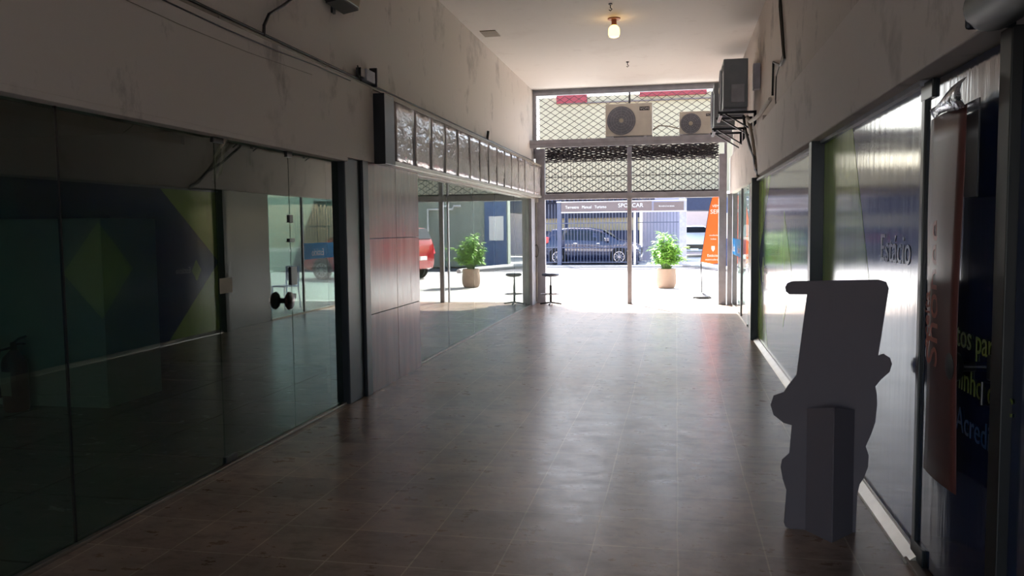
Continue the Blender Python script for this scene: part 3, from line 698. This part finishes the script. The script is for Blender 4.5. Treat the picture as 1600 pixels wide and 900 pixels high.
for z in (.60, .27):
    o = B().prism([(.665, 4.325), (.752, 4.18), (.865, 4.325)], 'z', z, z+.006).build('gusset', 'card'); rel(o, sl)

# ------------------------------------------------------------------ street
st(box('pavement', 'pavement', -30, 30, 17.12, 29.4, -.1, 0))
st(box('street', 'asphalt', -30, 30, 29.4, 34.0, -.12, -.06))
st(box('pavement', 'pavement', -30, 30, 34.0, 90, -.1, 0.0))
st(box('street', 'asphalt', -30, -1.6, 34.9, 60, -.005, 0.004))
def car(name, label, loc, rz, paint, sc=(1, 1, 1), suv=False):
    c = thing(name, label, 'car', loc, rz); c.scale = sc
    stt = [(0, .45, .85, .95, .70, .60), (.10, .30, .95, 1.12, .80, .66), (.42, .24, 1.0, 1.46, .84, .58), (1.2, .20, .98, 1.53, .85, .60), (2.0, .20, .95, 1.51, .85, .60), (2.5, .20, .93, 1.42, .85, .58),
           (3.25, .20, .93, 1.0, .85, .74), (3.75, .22, .86, .91, .83, .70), (4.05, .28, .70, .78, .78, .62), (4.15, .38, .58, .64, .66, .5)]
    if suv: stt[1] = (.05, .30, .98, 1.15, .80, .68); stt[2] = (.22, .24, 1.0, 1.50, .84, .62)
    if suv: stt = [(x, lo+.05, b+.1, t+.12+(.1 if 3 < x < 4 else 0), w, wr) for x, lo, b, t, w, wr in stt]
    o = B(); L = []
    for x, lo, bl, rf, w, wr in stt:
        half = [(w*.88, lo), (w*.98, lo+.12), (w, (lo+bl)/2), (w*.97, bl), (wr, rf-.04), (wr*.8, rf), (0, rf+.012)]
        ring = [(x-2.05, a, b) for a, b in half] + [(x-2.05, -a, b) for a, b in half[-2::-1]]
        L.append(ring)
    n = len(L[0])
    for r in L: o.v += r
    for i in range(len(L)-1):
        for j in range(n): o.f.append((i*n+j, i*n+(j+1) % n, (i+1)*n+(j+1) % n, (i+1)*n+j))
    o.f.append(tuple(range(n))); o.f.append(tuple((len(L)-1)*n+j for j in range(n)))
    ob = o.build('body', paint, c, smooth=True)
    def P(i, f, k, side):    # point between belt (k=0) and roof (k=1) at fractional station
        x0, lo0, b0, r0, w0, wr0 = stt[i]; x1, lo1, b1, r1, w1, wr1 = stt[i+1]
        m_ = lambda a, b: a+(b-a)*f
        y = m_(w0*.97, w1*.97)*(1-k)+m_(wr0, wr1)*k + .012; z = m_(b0, b1)*(1-k)+(m_(r0, r1)-.04)*k
        return (m_(x0, x1)-2.05, y*side, z)
    for side in (-1, 1):
        for segs in (((2, .25), (3, 0), (3, .35)), ((3, .42), (4, 0), (4, .7)), ((4, .8), (5, .0), (5, .45))):
            w = B(); bot = [P(i, f, .08, side) for i, f in segs]; top = [P(i, f, .86, side) for i, f in segs]
            w.v = bot+top; k = len(segs)
            for a in range(k-1): w.f.append((a, a+1, k+a+1, k+a))
            ow = w.build('side_window', 'car_glass', c); ow.modifiers.new('s', 'SOLIDIFY').thickness = .012
        B().box(2.35-2.05+.3, 2.35-2.05+.5, side*.86 if side > 0 else side*.86-.14, side*.86+.14 if side > 0 else side*.86, .95, 1.08).build('side_mirror', paint, c, bevel=.02)
        B().box(1.35-2.05, 1.5-2.05, side*.855-.012, side*.855+.012, .86, .89).box(2.3-2.05, 2.45-2.05, side*.855-.012, side*.855+.012, .85, .88).build('door_handles', 'headlight', c)
        B().prism([(-2.04, .80), (-1.75, .92), (-1.72, 1.12), (-1.94, 1.16)], 'y', side*.62, side*.83).build('tail_light', 'taillight', c, bevel=.01)
        B().prism([(1.55, .72), (1.98, .60), (2.02, .70), (1.62, .88)], 'y', side*.55, side*.80).build('headlight', 'headlight', c, bevel=.01)
        for wx in (.68, 3.25):
            x = wx-2.05
            B().lathe([(.36, side*.80), (.375, side*.857), (.3, side*.859)], (x, 0, .34), 28, 'y').build('wheel_arch', 'tyre', c)
            t = B().lathe([(.22, side*.70), (.30, side*.70), (.315, side*.74), (.315, side*.87), (.29, side*.885), (.22, side*.885)], (x, 0, .315), 28, 'y').build('tyre', 'tyre', c, smooth=True)
            rm = B().lathe([(.215, side*.878), (.225, side*.888), (.20, side*.888), (.19, side*.872)], (x, 0, .315), 28, 'y')
            for k in range(10):
                a = k*PI/5; rm.tube([(x+.03*math.cos(a), side*.885, .315+.03*math.sin(a)), (x+.205*math.cos(a), side*.885, .315+.205*math.sin(a))], .016, 4)
            rm.lathe([(.05, side*.88), (.05, side*.90), (.02, side*.90)], (x, 0, .315), 12, 'y').build('rim', 'rim', t, smooth=False)
    def ws(i0, f0, i1, f1, nm):
        a = P(i0, f0, .25, 1); b = P(i1, f1, .9, 1)
        w = B(); w.v = [(a[0], -a[1]*.9, a[2]), (a[0], a[1]*.9, a[2]), (b[0], b[1]*.93, b[2]+.03), (b[0], -b[1]*.93, b[2]+.03)]; w.f = [(0, 1, 2, 3)]
        ow = w.build(nm, 'car_glass', c); ow.modifiers.new('s', 'SOLIDIFY').thickness = .012; return ow
    x5, x6 = stt[5], stt[6]
    w = B(); w.v = [(x6[0]-2.05-.04, -.70, x6[3]+.05), (x6[0]-2.05-.04, .70, x6[3]+.05), (x5[0]-2.05+.06, .55, x5[3]+.005), (x5[0]-2.05+.06, -.55, x5[3]+.005)]; w.f = [(0, 1, 2, 3)]
    w.build('windshield', 'car_glass', c).modifiers.new('s', 'SOLIDIFY').thickness = .02
    x1, x2 = stt[1], stt[2]
    w = B(); w.v = [(x1[0]-2.05-.005, -.60, x1[3]+.0), (x1[0]-2.05-.005, .60, x1[3]), (x2[0]-2.05-.04, .52, x2[3]-.02), (x2[0]-2.05-.04, -.52, x2[3]-.02)]; w.f = [(0, 1, 2, 3)]
    w.build('rear_window', 'car_glass', c).modifiers.new('s', 'SOLIDIFY').thickness = .03
    B().box(2.03, 2.12, -.6, .6, .42, .66).build('grille', 'black', c, bevel=.01)
    B().box(2.10, 2.13, -.2, .2, .36, .46).build('number_plate', 'paper', c)
    B().box(-2.1, -2.04, -.2, .2, .62, .74).build('number_plate', 'paper', c)
    return c
car('car', 'dark blue hatchback parked side-on behind the street fence', (-3.62, 36.2, 0), 0, 'car_blue', (1.03, 1.0, 1.05))
car('car', 'white and dark car facing the street beyond the potted plant', (.92, 45.5, 0), -PI/2, 'car_white', (1, 1, 1.02), True)
car('car', 'red hatchback seen only as a reflection in the left shop glass', (3.95, 25.3, 0), math.radians(14), 'car_red', (1.0, 1.0, 1.0), True)

# fence with signboards
fn = thing('street_fence', 'blue gray barred fence with two brown signboards across the street', 'fence', (-3, 35, 0))
def frel(o): return rel(o, fn)
for x in (-7.0, -4.9): frel(box('post', 'fence', x-.09, x+.09, 34.93, 35.07, 0, 2.72, bevel=.01))
frel(box('post', 'fence_pale', -1.76, -1.66, 34.93, 35.07, 0, 2.3, bevel=.01))['label'] = 'pale gate post'
frel(box('post', 'gray_steel', .12, .42, 34.93, 35.1, 0, 2.75, bevel=.01))
def bars(x0, x1, z1=2.27, step=.135):
    g = B(); k = int((x1-x0)/step)
    for i in range(k+1): g.tube([(x0+i*step, 35, .08), (x0+i*step, 35, z1)], .014, 5)
    frel(g.build('bars', 'fence'))
    for z in (.12, 1.78, .75): frel(box('rail', 'fence', x0, x1, 34.98, 35.02, z-.02, z+.02))
bars(-9.0, -5.0, 2.6); bars(-4.8, -1.95); bars(-1.6, .1)
frel(box('signboard', 'sign_brown', -4.8, -1.0, 34.88, 34.95, 2.27, 2.66, bevel=.01))
frel(box('signboard', 'sign_brown', -.92, .3, 34.88, 34.95, 2.25, 2.62, bevel=.01))
frel(box('top_rail', 'fence_pale', -5.0, .42, 34.86, 34.97, 2.66, 2.70)); frel(box('bottom_rail', 'fence_pale', -4.8, .42, 34.86, 34.97, 2.21, 2.26))
frel(text('lettering', 'Terrestre   Manual   Turismo', .17, 'paper', (-4.62, 34.87, 2.40), 'y', sx=.86))
frel(text('lettering', 'SPOTCAR', .24, 'white_v', (-2.4, 34.87, 2.42), 'y', sx=1.0))
frel(text('lettering', 'multimarcas', .10, 'red_band', (-2.1, 34.87, 2.31), 'y'))
frel(text('lettering', 'Não vende de 2 num mês mais', .085, 'paper', (-.72, 34.87, 2.42), 'y', sx=.6))
# garage behind fence
gr = thing('garage', 'dark open garage shed with blue canopy behind the fence', 'building', (-5, 42, 0))
def grel(o): return rel(o, gr)
grel(box('back_wall', 'cream_bldg', -9, -1.7, 39.5, 39.7, 0, 2.7)); grel(box('canopy', 'navy', -9, -1.0, 37.6, 39.7, 2.86, 3.04)); grel(box('upper_panel', 'navy', -9, -1.7, 39.2, 39.45, 2.05, 2.85))
grel(box('lower_panel', 'navy', -9, -1.7, 39.2, 39.45, 0, 1.45))
for x in (-8.0, -5.0, -1.8): grel(box('post', 'navy', x-.07, x+.07, 38.1, 38.24, 0, 2.82))
g = B()
for k in range(40): g.box(-9+k*.2, -8.95+k*.2, 37.5, 37.6, 2.76, 3.02)
grel(g.build('canopy_edge', 'navy'))
hb = thing('building', 'tall cream facade with red roof band across the street', 'building', (-3, 46, 0))
def hrel(o): return rel(o, hb)
hrel(box('facade', 'cream_bldg', -7.6, 12, 46.5, 47.5, 3.0, 8.9)); hrel(box('lower_wall', 'lilac', -1.6, .35, 40.0, 40.2, 0, 3.1)); hrel(box('lower_wall', 'lilac', -.5, 12, 49.5, 49.7, 0, 3.1))
hrel(box('roof_band', 'red_band', -6.6, -4.9, 46.3, 46.5, 8.55, 9.3)); hrel(box('roof_band', 'red_band', -2.0, 1.6, 46.3, 46.5, 8.75, 9.3))
hrel(box('ledge', 'sign_brown', -6.4, 2.2, 46.35, 46.5, 8.5, 8.56))
hrel(box('awning', 'navy', .45, 3.5, 43.0, 46.5, 2.42, 3.05)); hrel(box('side_wing', 'cream_bldg', -14, -8.6, 52, 53, 0, 5))
# right-hand neighbour seen in the reflections
nb = thing('building', 'gray green wall with white pipe, reflected in the left glass', 'building', (6, 30, 0))
def nrel(o): return rel(o, nb)
nrel(box('facade', 'gray_wall', 1.4, 16, 33.5, 34, 0, 2.85)); nrel(box('side_wall', 'gray_wall', 9.4, 9.8, 17.2, 34, 0, 3.2))
nrel(box('roof_band', 'paper', 1.4, 16, 33.3, 33.5, 2.85, 2.95))
nrel(B().tube([(4.4, 33.4, 1.5), (4.4, 33.4, 2.42), (3.75, 33.4, 2.42), (3.7, 33.4, 2.55), (3.4, 33.4, 2.55)], .05).build('drain_pipe', 'paper'))
nrel(box('blue_door', 'door_blue', 1.45, 2.35, 33.4, 33.5, 0, 2.7)); nrel(box('poster', 'paper', 1.55, 2.15, 33.36, 33.4, 1.1, 2.1))
# planter-like curved kerb right of the plant
kb_ = B()
pts = [(.25+1.9*t, 33.6 - 5.0*t*t, .0) for t in [i/10 for i in range(11)]]
kb_.tube([(x, y, .06) for x, y, z in pts], .09, 8)
tag(kb_.build('kerb', 'pavement'), 'pale curved kerb right of the potted plant', 'kerb')

# ------------------------------------------------------------------ potted plant
pp = thing('potted_plant', 'leafy bright green bush in a tapered sand coloured pot on the pavement', 'plant', (-.25, 21.5, 0))
B().lathe([(.18, 0), (.215, .02), (.25, .10), (.262, .2), (.25, .35), (.238, .5), (.21, .5), (.21, .44), (.0, .43)], n=32).build('pot', 'concrete_pot', pp, smooth=True)
B().lathe([(.209, .44), (.10, .46), (.0, .465)], n=20).build('soil', 'tyre', pp)
fo = B(); rnd = random.Random(3)
def leaf(g, base, dr, ln, wd, droop):
    dr = dr.normalized(); side = dr.cross(Vector((0, 0, 1)))
    if side.length < .1: side = Vector((1, 0, 0))
    side.normalize(); side = (side + Vector((rnd.uniform(-.3, .3),)*3)).normalized(); b = len(g.v); N = 4
    p = Vector(base); d = dr.copy()
    for i in range(N+1):
        t = i/N; w = wd*(math.sin(PI*min(1, t*.92+.08))**.8)*.5
        g.v += [tuple(p - side*w), tuple(p + side*w)]
        p = p + d*ln/N; d = (d + Vector((0, 0, -droop))).normalized()
    for i in range(N): g.f.append((b+2*i, b+2*i+1, b+2*i+3, b+2*i+2))
stm = B()
for k in range(85):
    a = rnd.uniform(0, 2*PI); reach = rnd.uniform(.0, 1)**.7*.42; h = .5 + rnd.uniform(.15, .95)*(1-.45*(reach/.42)**2)
    b = Vector((.08*math.cos(a), .08*math.sin(a), .45)); e = Vector((reach*math.cos(a), reach*math.sin(a), h))
    mid = (b+e)/2 + Vector((0, 0, .12)); stm.tube([b, mid, e], .006, 4, .003)
    for q in range(20):
        t = rnd.uniform(.35, 1.05); p = b.lerp(mid, t*2) if t < .5 else mid.lerp(e, t*2-1)
        th = rnd.uniform(0, 2*PI)
        dr = Vector((math.cos(a)*.5+math.cos(th), math.sin(a)*.5+math.sin(th), rnd.uniform(-.1, .7)))
        leaf(fo, p, dr, rnd.uniform(.12, .22), rnd.uniform(.035, .06), rnd.uniform(.1, .35))
stm.build('stem', 'stem', pp); fo.build('foliage', 'leaf', pp)

# ------------------------------------------------------------------ feather flag
ff = thing('feather_flag', 'orange feather flag on a thin pole with dark base', 'flag', (.56, 18.4, 0))
P_ = [(-.03, .80), (.03, 1.2), (.10, 1.65), (.155, 2.0), (.20, 2.17), (.27, 2.24), (.34, 2.22), (.39, 2.1), (.41, 1.8), (.42, 1.2), (.42, .77), (.2, .75)]
o = B().prism(P_, 'y', -.004, .004).build('flag_sheet', 'orange', ff)
B().tube([(0, .01, .04), (-.03, .01, .8), (.03, .012, 1.2), (.10, .012, 1.65), (.155, .012, 2.0), (.20, .012, 2.17), (.27, .012, 2.25), (.34, .012, 2.23)], .014, 6).build('pole', 'cable', ff)
B().lathe([(.17, 0), (.18, .05), (.10, .08), (.03, .12)], n=16).box(-.2, .2, -.03, .03, 0, .03).box(-.03, .03, -.2, .2, 0, .03).build('base', 'cable', ff)
for body, s_, x, z in (('VEM', .08, .20, 1.98), ('SER', .13, .16, 1.84), ('vestibular', .05, .14, 1.36), ('bolsas', .05, .17, 1.28), ('Estácio', .08, .10, .91), ('matricule-se', .06, .06, .83)):
    text('lettering', body, s_, 'paper', (x, -.006, z), 'y', ff)
B().prism([(.19, 1.14), (.26, 1.14), (.26, 1.07), (.225, 1.02), (.19, 1.07)], 'y', -.008, -.004).build('emblem', 'paper', ff)
